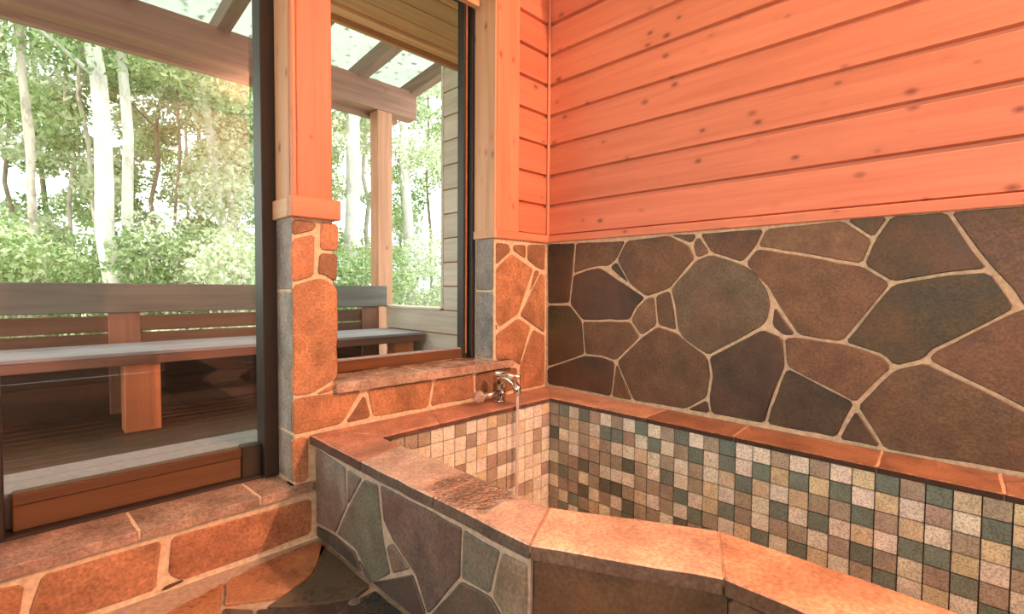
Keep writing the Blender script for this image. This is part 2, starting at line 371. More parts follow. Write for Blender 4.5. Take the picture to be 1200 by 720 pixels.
STONES_RIGHT = [
('d',[(0.004,1.199),(-0.194,1.192),(-0.179,1.02),(-0.159,0.864),(-0.001,0.855)]),
('b',[(-0.194,1.192),(-0.507,1.185),(-0.451,1.088),(-0.406,1.055),(-0.354,1.057),(-0.285,1.049),(-0.179,1.02)]),
('d',[(-0.451,1.088),(-0.53,0.965),(-0.406,1.051)]),
('b',[(-0.507,1.185),(-0.726,1.195),(-0.828,1.142),(-0.857,1.081),(-0.739,0.946),(-0.619,0.905),(-0.53,0.965),(-0.451,1.088)]),
('b',[(-0.726,1.195),(-0.866,1.192),(-0.84,1.142)]),
('t',[(-0.866,1.188),(-0.924,1.1),(-0.857,1.077),(-0.84,1.142)]),
('b',[(-0.866,1.192),(-1.141,1.192),(-1.108,1.116),(-1.056,1.053),(-0.924,1.1)]),
('t',[(-1.141,1.192),(-1.402,1.201),(-1.494,1.122),(-1.465,1.034),(-1.274,1.081),(-1.153,1.107),(-1.108,1.116)]),
('b',[(-1.402,1.201),(-1.54,1.203),(-1.494,1.122)]),
('v',[(-1.54,1.203),(-1.684,1.202),(-1.791,1.012),(-1.692,1.001),(-1.551,0.971),(-1.465,1.034),(-1.494,1.122)]),
('b',[(-1.684,1.202),(-1.854,1.202),(-1.957,1.199),(-1.967,0.922),(-1.864,0.892),(-1.836,0.95),(-1.791,1.012)]),
('v',[(-1.551,0.971),(-1.692,1.001),(-1.792,1.009),(-1.852,0.894),(-1.66,0.748),(-1.646,0.719),(-1.564,0.684),(-1.532,0.721),(-1.414,0.756)]),
('r',[(-1.153,1.107),(-1.274,1.081),(-1.465,1.034),(-1.551,0.971),(-1.414,0.756),(-1.267,0.77),(-1.18,0.905),(-1.156,0.952),(-1.063,1.052),(-1.108,1.113)]),
('g',[(-0.924,1.1),(-1.056,1.053),(-1.107,1.02),(-1.157,0.945),(-1.171,0.891),(-1.16,0.823),(-1.138,0.795),(-0.923,0.656),(-0.806,0.721),(-0.776,0.765),(-0.762,0.865),(-0.739,0.946),(-0.857,1.077)]),
('d',[(-1.18,0.891),(-1.267,0.77),(-1.217,0.763),(-1.17,0.803)]),
('d',[(-1.138,0.791),(-1.217,0.763),(-1.229,0.647),(-1.175,0.477),(-1.16,0.406),(-0.94,0.406),(-0.927,0.474),(-0.94,0.576),(-0.923,0.656)]),
('r',[(-1.217,0.763),(-1.267,0.77),(-1.414,0.756),(-1.532,0.721),(-1.562,0.683),(-1.459,0.54),(-1.229,0.647)]),
('d',[(-1.229,0.647),(-1.459,0.546),(-1.405,0.402),(-1.16,0.406),(-1.175,0.477)]),
('d',[(-1.459,0.528),(-1.544,0.397),(-1.405,0.399)]),
('b',[(-1.564,0.681),(-1.646,0.713),(-1.874,0.596),(-1.979,0.542),(-1.984,0.406),(-1.88,0.402),(-1.544,0.394),(-1.459,0.534)]),
('b',[(-1.648,0.716),(-1.66,0.748),(-1.852,0.894),(-1.966,0.927),(-1.979,0.542),(-1.874,0.596)]),
('d',[(-0.179,1.02),(-0.285,1.049),(-0.354,1.057),(-0.619,0.905),(-0.565,0.854),(-0.533,0.791),(-0.245,0.776),(-0.159,0.859)]),
('t',[(-0.619,0.905),(-0.663,0.917),(-0.679,0.775),(-0.595,0.716),(-0.533,0.791),(-0.565,0.854)]),
('b',[(-0.663,0.917),(-0.739,0.946),(-0.762,0.857),(-0.776,0.765),(-0.768,0.756),(-0.679,0.775)]),
('b',[(-0.245,0.776),(-0.533,0.791),(-0.595,0.716),(-0.459,0.583),(-0.372,0.599),(-0.265,0.597)]),
('v',[(-0.001,0.855),(-0.159,0.859),(-0.245,0.776),(-0.265,0.597),(-0.005,0.499)]),
('d',[(-0.005,0.499),(-0.265,0.597),(-0.372,0.599),(-0.454,0.582),(-0.432,0.398),(-0.006,0.402)]),
('b',[(-0.459,0.583),(-0.559,0.398),(-0.432,0.398)]),
('b',[(-0.595,0.716),(-0.679,0.775),(-0.772,0.753),(-0.923,0.652),(-0.936,0.576),(-0.923,0.474),(-0.824,0.404),(-0.559,0.398),(-0.459,0.583)]),
('d',[(-0.923,0.474),(-0.94,0.406),(-0.824,0.404)]),
]
STONES_LEFT = [
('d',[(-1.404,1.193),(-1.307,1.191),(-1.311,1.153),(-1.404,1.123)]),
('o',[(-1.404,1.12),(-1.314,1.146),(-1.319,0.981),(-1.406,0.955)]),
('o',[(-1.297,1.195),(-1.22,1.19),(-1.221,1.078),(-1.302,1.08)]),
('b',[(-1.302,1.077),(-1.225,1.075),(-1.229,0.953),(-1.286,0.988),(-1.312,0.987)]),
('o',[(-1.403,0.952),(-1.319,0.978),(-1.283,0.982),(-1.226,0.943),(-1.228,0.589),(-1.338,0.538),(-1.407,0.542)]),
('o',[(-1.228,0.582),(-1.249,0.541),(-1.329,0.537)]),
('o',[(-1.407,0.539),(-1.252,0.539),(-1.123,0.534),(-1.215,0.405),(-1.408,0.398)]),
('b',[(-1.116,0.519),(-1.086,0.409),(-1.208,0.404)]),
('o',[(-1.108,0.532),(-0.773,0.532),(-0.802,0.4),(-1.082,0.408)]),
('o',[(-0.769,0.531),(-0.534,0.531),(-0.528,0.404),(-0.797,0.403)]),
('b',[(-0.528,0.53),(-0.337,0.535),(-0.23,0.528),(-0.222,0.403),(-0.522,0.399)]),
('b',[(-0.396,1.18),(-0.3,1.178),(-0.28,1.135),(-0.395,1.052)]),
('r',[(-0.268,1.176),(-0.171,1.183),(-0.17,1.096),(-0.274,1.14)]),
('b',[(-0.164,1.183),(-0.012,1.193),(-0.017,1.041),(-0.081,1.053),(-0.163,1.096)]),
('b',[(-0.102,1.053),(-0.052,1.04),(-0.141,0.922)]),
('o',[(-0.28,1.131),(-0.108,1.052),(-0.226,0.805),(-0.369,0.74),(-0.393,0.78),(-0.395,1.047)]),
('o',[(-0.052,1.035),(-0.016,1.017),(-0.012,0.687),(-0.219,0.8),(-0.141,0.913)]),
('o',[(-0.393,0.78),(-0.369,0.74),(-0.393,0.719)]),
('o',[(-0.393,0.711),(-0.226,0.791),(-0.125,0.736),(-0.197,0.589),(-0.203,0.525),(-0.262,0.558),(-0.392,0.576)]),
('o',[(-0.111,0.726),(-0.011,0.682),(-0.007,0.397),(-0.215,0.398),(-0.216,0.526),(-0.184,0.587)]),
]
STONES_LOW = [
('b',[(-2.241,0.172),(-2.103,0.15),(-2.115,0.064),(-2.157,-0.002),(-2.246,-0.021)]),
('o',[(-2.078,0.16),(-1.8,0.159),(-1.818,-0.031),(-1.912,-0.032),(-2.097,-0.011),(-2.108,0.061)]),
('o',[(-1.784,0.159),(-1.432,0.153),(-1.335,0.152),(-1.336,0.009),(-1.51,-0.019),(-1.637,-0.04),(-1.755,-0.009),(-1.795,0.038)]),
('d',[(-1.798,-0.01),(-1.744,-0.028),(-1.807,-0.038)]),
]
STONES_TUB = [
('g',[(0.005,0.341),(-0.242,0.328),(-0.253,0.194),(-0.168,0.069),(0.011,0.053)]),
('g',[(-0.261,0.327),(-0.361,0.322),(-0.259,0.199)]),
('v',[(-0.372,0.323),(-0.458,0.331),(-0.493,0.159),(-0.532,0.074),(-0.429,-0.008),(-0.318,0.068),(-0.175,0.071),(-0.265,0.198)]),
('p',[(-0.473,0.335),(-0.872,0.339),(-0.866,0.206),(-0.726,0.041),(-0.668,0.129),(-0.551,0.181),(-0.493,0.229)]),
('t',[(-0.542,0.178),(-0.642,0.136),(-0.546,0.08),(-0.507,0.154)]),
('d',[(0.011,0.044),(-0.168,0.062),(-0.306,0.06),(-0.358,-0.028),(-0.363,-0.043),(0.012,-0.023)]),
('d',[(-0.329,0.046),(-0.435,-0.003),(-0.374,-0.032)]),
('k',[(-0.419,-0.019),(-0.651,0.127),(-0.718,0.041),(-0.68,-0.026)]),
('v',[(-0.876,0.338),(-1.013,0.334),(-0.978,0.213),(-0.869,0.206)]),
('t',[(-1.016,0.333),(-1.1,0.337),(-1.099,0.177),(-1.054,0.167),(-0.984,0.212)]),
('d',[(-0.866,0.2),(-0.981,0.21),(-1.048,0.161),(-1.055,0.044),(-0.799,-0.012),(-0.73,0.042)]),
]
STONES_FLOOR = [
('o',[(-1.922,-0.169),(-1.658,-0.084),(-1.699,-0.211),(-1.779,-0.376)]),
('o',[(-1.655,-0.088),(-1.527,-0.053),(-1.344,-0.032),(-1.365,-0.111),(-1.436,-0.235),(-1.556,-0.294),(-1.692,-0.212)]),
('g',[(-1.345,-0.065),(-1.357,-0.429),(-1.405,-0.454),(-1.526,-0.386),(-1.61,-0.309),(-1.44,-0.244)]),
('k',[(-1.631,-0.3),(-1.409,-0.462),(-1.363,-0.46),(-1.37,-0.663),(-1.507,-0.725),(-1.728,-0.546)]),
('g',[(-1.696,-0.225),(-1.634,-0.296),(-1.736,-0.539),(-1.81,-0.427)]),
]


# ---------------------------------------------------------------- room shell
CEIL = 3.0
bm = bmesh.new(); add_box(bm, 0.006, 0.20, -4.40, 0.20, 0.0, 1.21); add_box(bm, 0.022, 0.20, -4.40, 0.20, 1.21, CEIL)
wall_right = finish('wall_right', bm, M_mortar)
tag(wall_right, 'long right-hand wall, crazy-paved flagstone below and horizontal pine boards above', kind='structure')
for tone, pts in STONES_RIGHT:
    slab('stone', pts, on_right, 0.02, M_stone, wall_right, vary(TONES[tone], rnd), joint=0.0055, rnd=rnd, proud=rnd.uniform(0, 0.004))
def crazy(u0, u1, v0, v1, nu, nv, rr):
    P_ = [[(u0+(u1-u0)*i/nu+(rr.uniform(-.3, .3)*(u1-u0)/nu if 0 < i < nu else 0), v0+(v1-v0)*j/nv+(rr.uniform(-.3, .3)*(v1-v0)/nv if 0 < j < nv else 0)) for j in range(nv+1)] for i in range(nu+1)]
    return [[P_[i][j], P_[i+1][j], P_[i+1][j+1], P_[i][j+1]] for i in range(nu) for j in range(nv)]
for q in crazy(-4.38, -1.985, 0.40, 1.195, 7, 3, rnd):
    slab('stone', q, on_right, 0.02, M_stone, wall_right, vary(TONES[rnd.choice('bdvr')], rnd), rnd=rnd)
# pine boards: bottom edge heights as in the photograph
ZB = [1.225, 1.390, 1.555, 1.718, 1.884, 2.050, 2.214, 2.380, 2.545, 2.71, 2.87, CEIL]
def board_bm(a0, a1, z0, z1, to3, groove=0.021, th=0.021):
    """shiplap board: flat face, a rebate along its lower edge that leaves the dark groove"""
    prof = [(-th, z0), (-0.0185, z0), (-0.0185, z0+groove*0.72), (0.0, z0+groove), (0.0, z1-0.004), (-0.003, z1-0.0005), (-th, z1-0.0005)]
    bm = bmesh.new()
    A_ = [bm.verts.new(to3(a0, z, n)) for n, z in prof]; B_ = [bm.verts.new(to3(a1, z, n)) for n, z in prof]
    k = len(prof)
    for i in range(k): bm.faces.new((A_[i], A_[(i+1) % k], B_[(i+1) % k], B_[i]))
    bm.faces.new(A_); bm.faces.new(B_); return bm
for i in range(len(ZB)-1):
    c = 1+rnd.uniform(-0.08, 0.08)
    finish('board', board_bm(-4.39, -0.004, ZB[i], ZB[i+1], on_right), M_pine_y, wall_right, (c, c*rnd.uniform(.95, 1.03), c))
box('base_board', -0.010, 0.021, -4.39, -0.004, 1.200, 1.238, M_pine_y, wall_right, 0.003, (1, 1, 1))

# window wall: masonry with the two openings (x -3.2..-1.40 and x -1.245..-0.40)
bm = bmesh.new()
WY0, WY1 = 0.006, 0.24
for a in ((-3.4, -1.0, -0.02, 0.185), (-1.398, -1.247, 0.185, CEIL), (-1.247, -0.402, -0.02, 0.535), (-1.0, -0.402, -0.02, 0.185), (-0.402, 0.2, -0.02, 1.21),
          (-3.4, -3.2, 0.185, CEIL), (-3.2, -1.398, 2.52, CEIL), (-1.247, -0.402, 2.56, CEIL)):
    add_box(bm, a[0], a[1], WY0, WY1, a[2], a[3])
add_box(bm, -0.402, 0.2, 0.022, WY1, 1.21, CEIL)
wall_left = finish('wall_left', bm, M_mortar)
tag(wall_left, 'window wall with stone pier, orange-lit flagstones below and pine above', kind='structure')
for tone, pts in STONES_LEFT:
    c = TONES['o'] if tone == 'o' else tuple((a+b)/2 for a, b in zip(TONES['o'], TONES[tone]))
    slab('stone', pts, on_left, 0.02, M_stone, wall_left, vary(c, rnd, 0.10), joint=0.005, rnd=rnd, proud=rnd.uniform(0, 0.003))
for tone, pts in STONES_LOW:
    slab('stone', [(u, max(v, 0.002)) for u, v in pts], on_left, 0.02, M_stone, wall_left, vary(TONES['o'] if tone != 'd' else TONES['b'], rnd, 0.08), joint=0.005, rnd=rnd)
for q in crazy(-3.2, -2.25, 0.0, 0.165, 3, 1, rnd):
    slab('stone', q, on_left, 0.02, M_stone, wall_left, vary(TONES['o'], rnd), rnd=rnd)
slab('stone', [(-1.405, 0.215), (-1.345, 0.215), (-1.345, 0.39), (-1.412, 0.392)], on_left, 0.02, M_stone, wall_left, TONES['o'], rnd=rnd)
# reveal stones: left flank of the pier and right flank of the small window (daylight painted in as grey stone colour)
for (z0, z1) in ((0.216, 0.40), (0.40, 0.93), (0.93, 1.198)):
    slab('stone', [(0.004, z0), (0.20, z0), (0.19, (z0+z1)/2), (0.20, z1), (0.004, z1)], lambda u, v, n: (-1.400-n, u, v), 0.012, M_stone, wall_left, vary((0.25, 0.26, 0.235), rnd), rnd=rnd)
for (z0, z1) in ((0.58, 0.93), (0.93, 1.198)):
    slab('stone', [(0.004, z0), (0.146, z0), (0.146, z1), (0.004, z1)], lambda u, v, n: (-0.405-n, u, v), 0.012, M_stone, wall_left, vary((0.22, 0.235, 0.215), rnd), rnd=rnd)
for (z0, z1) in ((0.58, 0.80), (0.80, 1.198)):
    slab('stone', [(0.004, z0), (0.146, z0), (0.146, z1), (0.004, z1)], lambda u, v, n: (-1.243+n, u, v), 0.012, M_stone, wall_left, vary(TONES['b'], rnd), rnd=rnd)
for i in range(len(ZB)-1):
    c = 1+rnd.uniform(-0.08, 0.08)
    finish('board', board_bm(-0.245, -0.004, ZB[i], ZB[i+1], on_left), M_pine_x, wall_left, (c*.86, c*.80, c*.80))
box('base_board', -0.40, -0.004, -0.012, 0.021, 1.198, 1.240, M_pine_x, wall_left, 0.003, (1.05, 1.05, 1.05))
box('casing', -0.400, -0.245, -0.014, 0.022, 1.235, CEIL, M_pine_z, wall_left, 0.003, (1.0, 1.05, 1.05))
box('jamb_lining', -0.412, -0.398, -0.006, 0.150, 1.235, 2.56, M_pine_z, wall_left, 0.002, (0.92, 1.45, 1.45))  # daylight on the lining painted in as a yellower tint
box('jamb_foot', -0.418, -0.398, -0.013, 0.150, 1.196, 1.238, M_pine_z, wall_left, 0.003, (0.92, 1.45, 1.45))  # same painted daylight tint as the lining
# pine cladding of the pier, daylight painted into the side boards' yellower tint
box('pier_board', -1.385, -1.255, -0.014, 0.012, 1.26, CEIL, M_pine_z, wall_left, 0.003, (0.82, 0.76, 0.72))
box('pier_corner_board', -1.402, -1.385, -0.012, 0.012, 1.26, CEIL, M_pine_z, wall_left, 0.004, (0.9, 0.9, 0.85))
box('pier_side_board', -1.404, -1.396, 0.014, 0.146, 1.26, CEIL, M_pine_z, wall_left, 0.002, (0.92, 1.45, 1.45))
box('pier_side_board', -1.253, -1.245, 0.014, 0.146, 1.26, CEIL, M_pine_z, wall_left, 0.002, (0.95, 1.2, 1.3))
bm = bmesh.new(); add_box(bm, -1.412, -1.228, -0.030, 0.004, 1.196, 1.272, 0.004)
finish('pier_foot_board', bm, M_pine_x, wall_left, (0.9, 0.95, 0.95))
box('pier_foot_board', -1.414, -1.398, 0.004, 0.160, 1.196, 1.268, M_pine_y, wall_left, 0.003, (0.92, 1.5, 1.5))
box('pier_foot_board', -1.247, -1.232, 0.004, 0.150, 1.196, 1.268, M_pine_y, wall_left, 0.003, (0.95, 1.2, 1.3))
box('window_head_board', -1.245, -0.402, -0.012, 0.150, 2.42, 2.56, M_pine_x, wall_left, 0.003, (0.95, 1.2, 1.3))

trim_1 = box('trim_1', -0.016, -0.001, -0.016, -0.001, 1.205, CEIL, M_pine_z, None, 0.004, (1.1, 1.15, 1.15))
tag(trim_1, 'thin pine corner strip where the two boarded walls meet', kind='structure')

# remaining shell
wall_back = box('wall_back', -3.6, 0.2, -4.6, -4.40, 0, CEIL, M_plaster, None, 0, (1, 1, 1))
tag(wall_back, 'plain pale wall behind the viewer', kind='structure')
bm = bmesh.new()
for a_ in ((-4.4, 0.24, 0, 0.45), (-4.4, 0.24, 2.35, CEIL), (-4.4, -3.4, 0.45, 2.35), (-0.9, 0.24, 0.45, 2.35)):
    add_box(bm, -3.6, -3.4, a_[0], a_[1], a_[2], a_[3])
wall_far_left = finish('wall_far_left', bm, M_plaster)
fill_window = empty('fill_window', (-3.5, -2.15, 0.45), 'wide unseen opening added for fill daylight in the wall left of the viewer', kind='structure')  # opening added out of view to let in neutral fill light
for a_ in ((-3.4, -3.35, 0.45, 2.35), (-2.18, -2.12, 0.45, 2.35), (-0.95, -0.9, 0.45, 2.35), (-3.35, -0.95, 0.45, 0.50), (-3.35, -0.95, 2.30, 2.35)):
    box('frame', -3.53, -3.47, a_[0], a_[1], a_[2], a_[3], M_darkframe, fill_window, 0.003)
tag(wall_far_left, 'plain pale wall to the left of the viewer', kind='structure')
ceiling = box('ceiling', -3.6, 0.2, -4.6, 0.24, CEIL, CEIL+0.12, M_plaster, None, 0, (1, 1, 1))
tag(ceiling, 'plain pale ceiling above the bathroom', kind='structure')
shade_beam = box('shade_beam', -0.10, -0.001, -2.35, -0.70, 2.56, CEIL, M_pine_y, None, 0.004, (1, 1, 1))  # added above the view only to cast shade into the corner
tag(shade_beam, 'unseen beam added along the right-hand wall to shade the top corner', kind='structure')

# floor left of the bath
bm = bmesh.new(); add_prism(bm, [(-3.4, 0.0), (-1.30, 0.0), (-1.30, -1.10), (-1.12, -1.46), (-1.12, -4.4), (-3.4, -4.4)], -0.10, -0.010)
floor = finish('floor', bm, M_mortar_grey)
tag(floor, 'flagstone floor with pale joints beside the bath', kind='structure')
for tone, pts in STONES_FLOOR:
    slab('stone', [(-1.332 if u > -1.372 else u, v) for u, v in pts], on_floor, 0.012, M_floorstone, floor, vary(TONES[tone], rnd), joint=0.002, rnd=rnd, proud=0.0, cut=0.006)
for q in crazy(-3.35, -1.74, -3.2, -0.60, 5, 8, rnd)+crazy(-1.74, -1.345, -3.2, -0.76, 1, 7, rnd)+crazy(-3.35, -1.95, -0.58, -0.01, 4, 2, rnd):
    slab('stone', q, on_floor, 0.012, M_floorstone, floor, vary(TONES[rnd.choice('bogt')], rnd), joint=0.005, rnd=rnd)
box('floor_joint', -1.12, 0.0, -4.4, -3.302, -0.10, -0.012, M_mortar, floor, 0)
for q in crazy(-1.11, -0.01, -4.38, -3.32, 3, 3, rnd):
    slab('stone', q, on_floor, 0.012, M_floorstone, floor, vary(TONES[rnd.choice('bogt')], rnd), joint=0.005, rnd=rnd)
pebble = slab('stone', [(-1.425, -0.455), (-1.395, -0.45), (-1.385, -0.475), (-1.405, -0.495), (-1.43, -0.48)], on_floor, 0.012, M_floorstone, floor, (0.16, 0.16, 0.15), joint=0.0, rnd=rnd, proud=0.002, cut=0.01)

# ---------------------------------------------------------------- windows
def window(name, label, x0, x1, z0, z1, stiles, railh, parts):
    w = empty(name, ((x0+x1)/2, 0.18, z0), label, kind='structure')
    return w
window_1 = empty('window_1', (-2.2, 0.18, 0.213), 'large sliding window with dark frame and brown bottom rail', kind='structure')
for x0, x1, y0, y1 in ((-1.452, -1.400, 0.150, 0.235), (-2.215, -2.145, 0.165, 0.240), (-3.2, -3.14, 0.150, 0.235)):
    box('stile', x0, x1, y0, y1, 0.214, 2.52, M_darkframe, window_1, 0.003)
box('bottom_rail', -2.130, -1.520, 0.198, 0.235, 0.222, 0.335, M_brownframe, window_1, 0.003, (1, 1, 1))
box('rail_bead', -2.130, -1.520, 0.190, 0.200, 0.300, 0.330, M_brownframe, window_1, 0.003, (0.8, 0.8, 0.8))
box('rail_corner', -1.520, -1.452, 0.186, 0.235, 0.214, 0.340, M_darkframe, window_1, 0.003)
box('bottom_rail', -3.14, -2.215, 0.198, 0.235, 0.222, 0.335, M_brownframe, window_1, 0.003, (1, 1, 1))
box('track', -3.2, -1.40, 0.165, 0.238, 0.205, 0.222, M_darkframe, window_1, 0.002)
box('top_rail', -3.2, -1.40, 0.150, 0.238, 2.44, 2.52, M_darkframe, window_1, 0.003)
box('pane', -2.150, -1.450, 0.214, 0.220, 0.330, 2.45, M_glass, window_1, 0)
box('pane', -3.15, -2.21, 0.224, 0.230, 0.330, 2.45, M_glass, window_1, 0)
outer = box('outer_sill', -3.4, -1.38, 0.250, 0.362, 0.140, 0.325, M_outsill, window_1, 0.003); outer['label'] = 'pale outer sill seen through the glass'
box('outer_sill', -3.4, -1.38, 0.372, 0.475, 0.140, 0.322, M_outsill, window_1, 0.003)
lows = [(-3.2, -2.35), (-2.35, -1.862), (-1.862, -1.522), (-1.522, -1.345)]
for i, (a, b) in enumerate(lows):
    x = b
    poly = [(a+0.0, -0.022), (b, -0.022), (b-(0.03 if i < 3 else 0.0)+(0.02), 0.19), (a-(0.03 if i else 0)+(0.02 if i else 0), 0.19)]
    if i == 3: poly = [(a, -0.022), (-1.330, -0.022), (-1.330, 0.011), (-1.402, 0.011), (-1.402, 0.19), (a-0.01, 0.19)]
    slab('sill_stone', poly, lambda u, v, n: (u, v, 0.213+n), 0.030, M_sill, window_1, vary((0.36, 0.26, 0.20), rnd, 0.06), joint=0.003, rnd=rnd, cut=0.004)

box('sill_joint', -3.2, -1.345, -0.013, 0.17, 0.186, 0.2112, M_mortar, window_1, 0)
window_2 = empty('window_2', (-0.82, 0.18, 0.575), 'smaller side window with slim dark frame above the bath', kind='structure')
box('stile', -0.425, -0.402, 0.150, 0.235, 0.575, 2.45, M_rubber, window_2, 0.002)
box('stile', -0.455, -0.427, 0.185, 0.235, 0.575, 2.45, M_darkframe, window_2, 0.002)
box('seal_strip', -0.443, -0.434, 0.178, 0.186, 0.60, 2.45, M_seal, window_2, 0.002)
box('stile', -1.245, -1.205, 0.150, 0.235, 0.575, 2.45, M_darkframe, window_2, 0.002)
box('bottom_rail', -1.205, -0.455, 0.190, 0.235, 0.576, 0.622, M_brownframe, window_2, 0.002, (1.3, 1.2, 1.1))
box('glazing_bead', -1.205, -0.455, 0.200, 0.240, 0.622, 0.630, M_outsill, window_2, 0.002)
box('top_rail', -1.245, -0.402, 0.150, 0.235, 2.42, 2.47, M_darkframe, window_2, 0.002)
box('pane', -1.21, -0.450, 0.212, 0.218, 0.615, 2.43, M_glass, window_2, 0)
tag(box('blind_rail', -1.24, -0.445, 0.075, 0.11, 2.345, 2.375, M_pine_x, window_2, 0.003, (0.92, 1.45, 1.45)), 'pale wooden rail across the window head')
for a, b in ((-1.247, -0.835), (-0.835, -0.405)):
    poly = [(a, -0.030), (b, -0.030), (b, 0.19), (a, 0.19)]
    if b > -0.5: poly = [(a, -0.030), (-0.29, -0.030), (-0.27, -0.004), (-0.402, -0.004), (-0.402, 0.19), (a, 0.19)]
    slab('sill_stone', poly, lambda u, v, n: (u, v, 0.575+n), 0.038, M_sill, window_2, vary((0.40, 0.30, 0.23), rnd, 0.05), joint=0.003, rnd=rnd, cut=0.004)

box('sill_joint', -1.243, -0.41, -0.020, 0.17, 0.540, 0.5732, M_mortar, window_2, 0)
# ---------------------------------------------------------------- bath
RIM = 0.393
tub = empty('bathtub', (-0.65, -1.3, 0.0), 'built-in stone bath lined with small granite mosaic tiles under the windows', 'bathtub')
bm = bmesh.new()
add_prism(bm, [(-1.313, -0.001), (-1.313, -1.108), (-1.140, -1.458), (-1.140, -3.30), (-0.990, -3.30), (-0.990, -1.372), (-1.178, -1.018), (-1.178, -0.001)], 0.0, 0.361)
add_box(bm, -1.178, -0.001, -0.194, -0.001, -0.25, 0.3725)
add_box(bm, -0.194, -0.001, -3.30, -0.194, -0.25, 0.3725)
add_box(bm, -1.178, -0.194, -3.30, -0.194, -0.36, -0.25)
add_box(bm, -1.178, -0.99, -3.30, 0.0, -0.25, -0.001)
finish('masonry_core', bm, M_grout, tub)
for tone, pts in STONES_TUB:
    slab('facing_stone', [(u if u < -0.01 else -0.012, max(v, 0.003)) for u, v in pts], on_tub, 0.010, M_stone, tub, vary({'g': (0.17, 0.165, 0.145), 'v': (0.13, 0.145, 0.115), 'p': (0.12, 0.10, 0.085), 't': (0.21, 0.18, 0.13), 'd': (0.075, 0.078, 0.065), 'k': (0.05, 0.053, 0.05)}[tone], rnd, 0.06), joint=0.003, rnd=rnd, proud=0.002, cut=0.005)
bm = bmesh.new(); add_box(bm, -1.321, -1.312, -1.106, -0.002, 0.0, 0.361); finish('facing_mortar', bm, M_mortar_grey, tub)
d1 = Vector((0.173, -0.350)).normalized(); n1 = Vector((-abs(d1.y), -abs(d1.x)))
for a, b, z0, z1 in ((0.0, 0.40, 0.0, 0.358),):
    slab('facing_stone', [(a, z0), (b, z0), (b, z1), (a, z1)], lambda u, v, n: (-1.325+d1.x*u+n1.x*(n-0.006), -1.112+d1.y*u+n1.y*(n-0.006), v), 0.012, M_stone, tub, (0.085, 0.056, 0.028), joint=0.004, rnd=rnd)
for q in crazy(-3.2, -1.46, 0.003, 0.355, 4, 1, rnd):
    slab('facing_stone', q, lambda u, v, n: (-1.150-n, u, v), 0.010, M_stone, tub, vary(TONES['b'], rnd), rnd=rnd)
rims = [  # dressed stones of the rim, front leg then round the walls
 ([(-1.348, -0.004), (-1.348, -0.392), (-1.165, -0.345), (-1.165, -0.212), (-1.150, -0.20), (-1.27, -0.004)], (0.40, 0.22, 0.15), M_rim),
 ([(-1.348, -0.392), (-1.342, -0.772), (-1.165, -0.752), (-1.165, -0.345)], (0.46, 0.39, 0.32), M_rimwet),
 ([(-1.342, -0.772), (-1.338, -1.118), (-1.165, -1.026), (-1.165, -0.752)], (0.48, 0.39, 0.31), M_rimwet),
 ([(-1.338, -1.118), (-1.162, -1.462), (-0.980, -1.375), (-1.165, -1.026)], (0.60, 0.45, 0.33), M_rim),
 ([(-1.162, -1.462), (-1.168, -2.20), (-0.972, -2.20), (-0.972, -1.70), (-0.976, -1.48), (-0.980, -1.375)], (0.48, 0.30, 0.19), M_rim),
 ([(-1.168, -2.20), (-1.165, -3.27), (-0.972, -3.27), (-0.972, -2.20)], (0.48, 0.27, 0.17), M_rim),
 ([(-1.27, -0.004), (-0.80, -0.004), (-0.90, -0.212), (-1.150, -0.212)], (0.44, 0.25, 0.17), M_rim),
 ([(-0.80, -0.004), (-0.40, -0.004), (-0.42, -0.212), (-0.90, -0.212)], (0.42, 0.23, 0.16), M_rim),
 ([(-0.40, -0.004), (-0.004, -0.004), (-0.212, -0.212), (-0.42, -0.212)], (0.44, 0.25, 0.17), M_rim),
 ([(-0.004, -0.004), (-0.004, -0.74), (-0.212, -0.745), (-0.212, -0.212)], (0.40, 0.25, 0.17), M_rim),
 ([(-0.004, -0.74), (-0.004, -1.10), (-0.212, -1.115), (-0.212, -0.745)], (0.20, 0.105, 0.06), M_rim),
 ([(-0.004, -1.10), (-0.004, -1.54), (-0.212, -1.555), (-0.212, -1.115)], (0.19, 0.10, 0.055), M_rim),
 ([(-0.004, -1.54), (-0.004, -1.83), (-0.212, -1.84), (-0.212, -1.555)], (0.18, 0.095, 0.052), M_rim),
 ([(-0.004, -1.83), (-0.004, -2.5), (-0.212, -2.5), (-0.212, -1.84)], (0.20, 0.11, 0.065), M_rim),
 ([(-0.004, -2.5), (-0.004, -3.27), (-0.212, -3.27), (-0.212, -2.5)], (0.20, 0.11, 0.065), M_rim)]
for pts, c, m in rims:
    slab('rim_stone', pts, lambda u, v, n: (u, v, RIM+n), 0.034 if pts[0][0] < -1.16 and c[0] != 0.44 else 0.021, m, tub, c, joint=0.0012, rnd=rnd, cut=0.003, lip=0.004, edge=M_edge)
# light joint filler just under the rim joints
bm = bmesh.new()
add_prism(bm, [(-1.335, -0.004), (-1.335, -1.112), (-1.155, -1.458), (-1.155, -3.26), (-0.985, -3.26), (-0.985, -1.374), (-1.172, -1.020), (-1.172, -0.004)], 0.372, 0.3915)
add_box(bm, -1.172, -0.004, -0.205, -0.004, 0.372, 0.3915)
add_box(bm, -0.205, -0.004, -3.26, -0.205, 0.372, 0.3915)
finish('joint_filler', bm, M_rimjoint, tub)
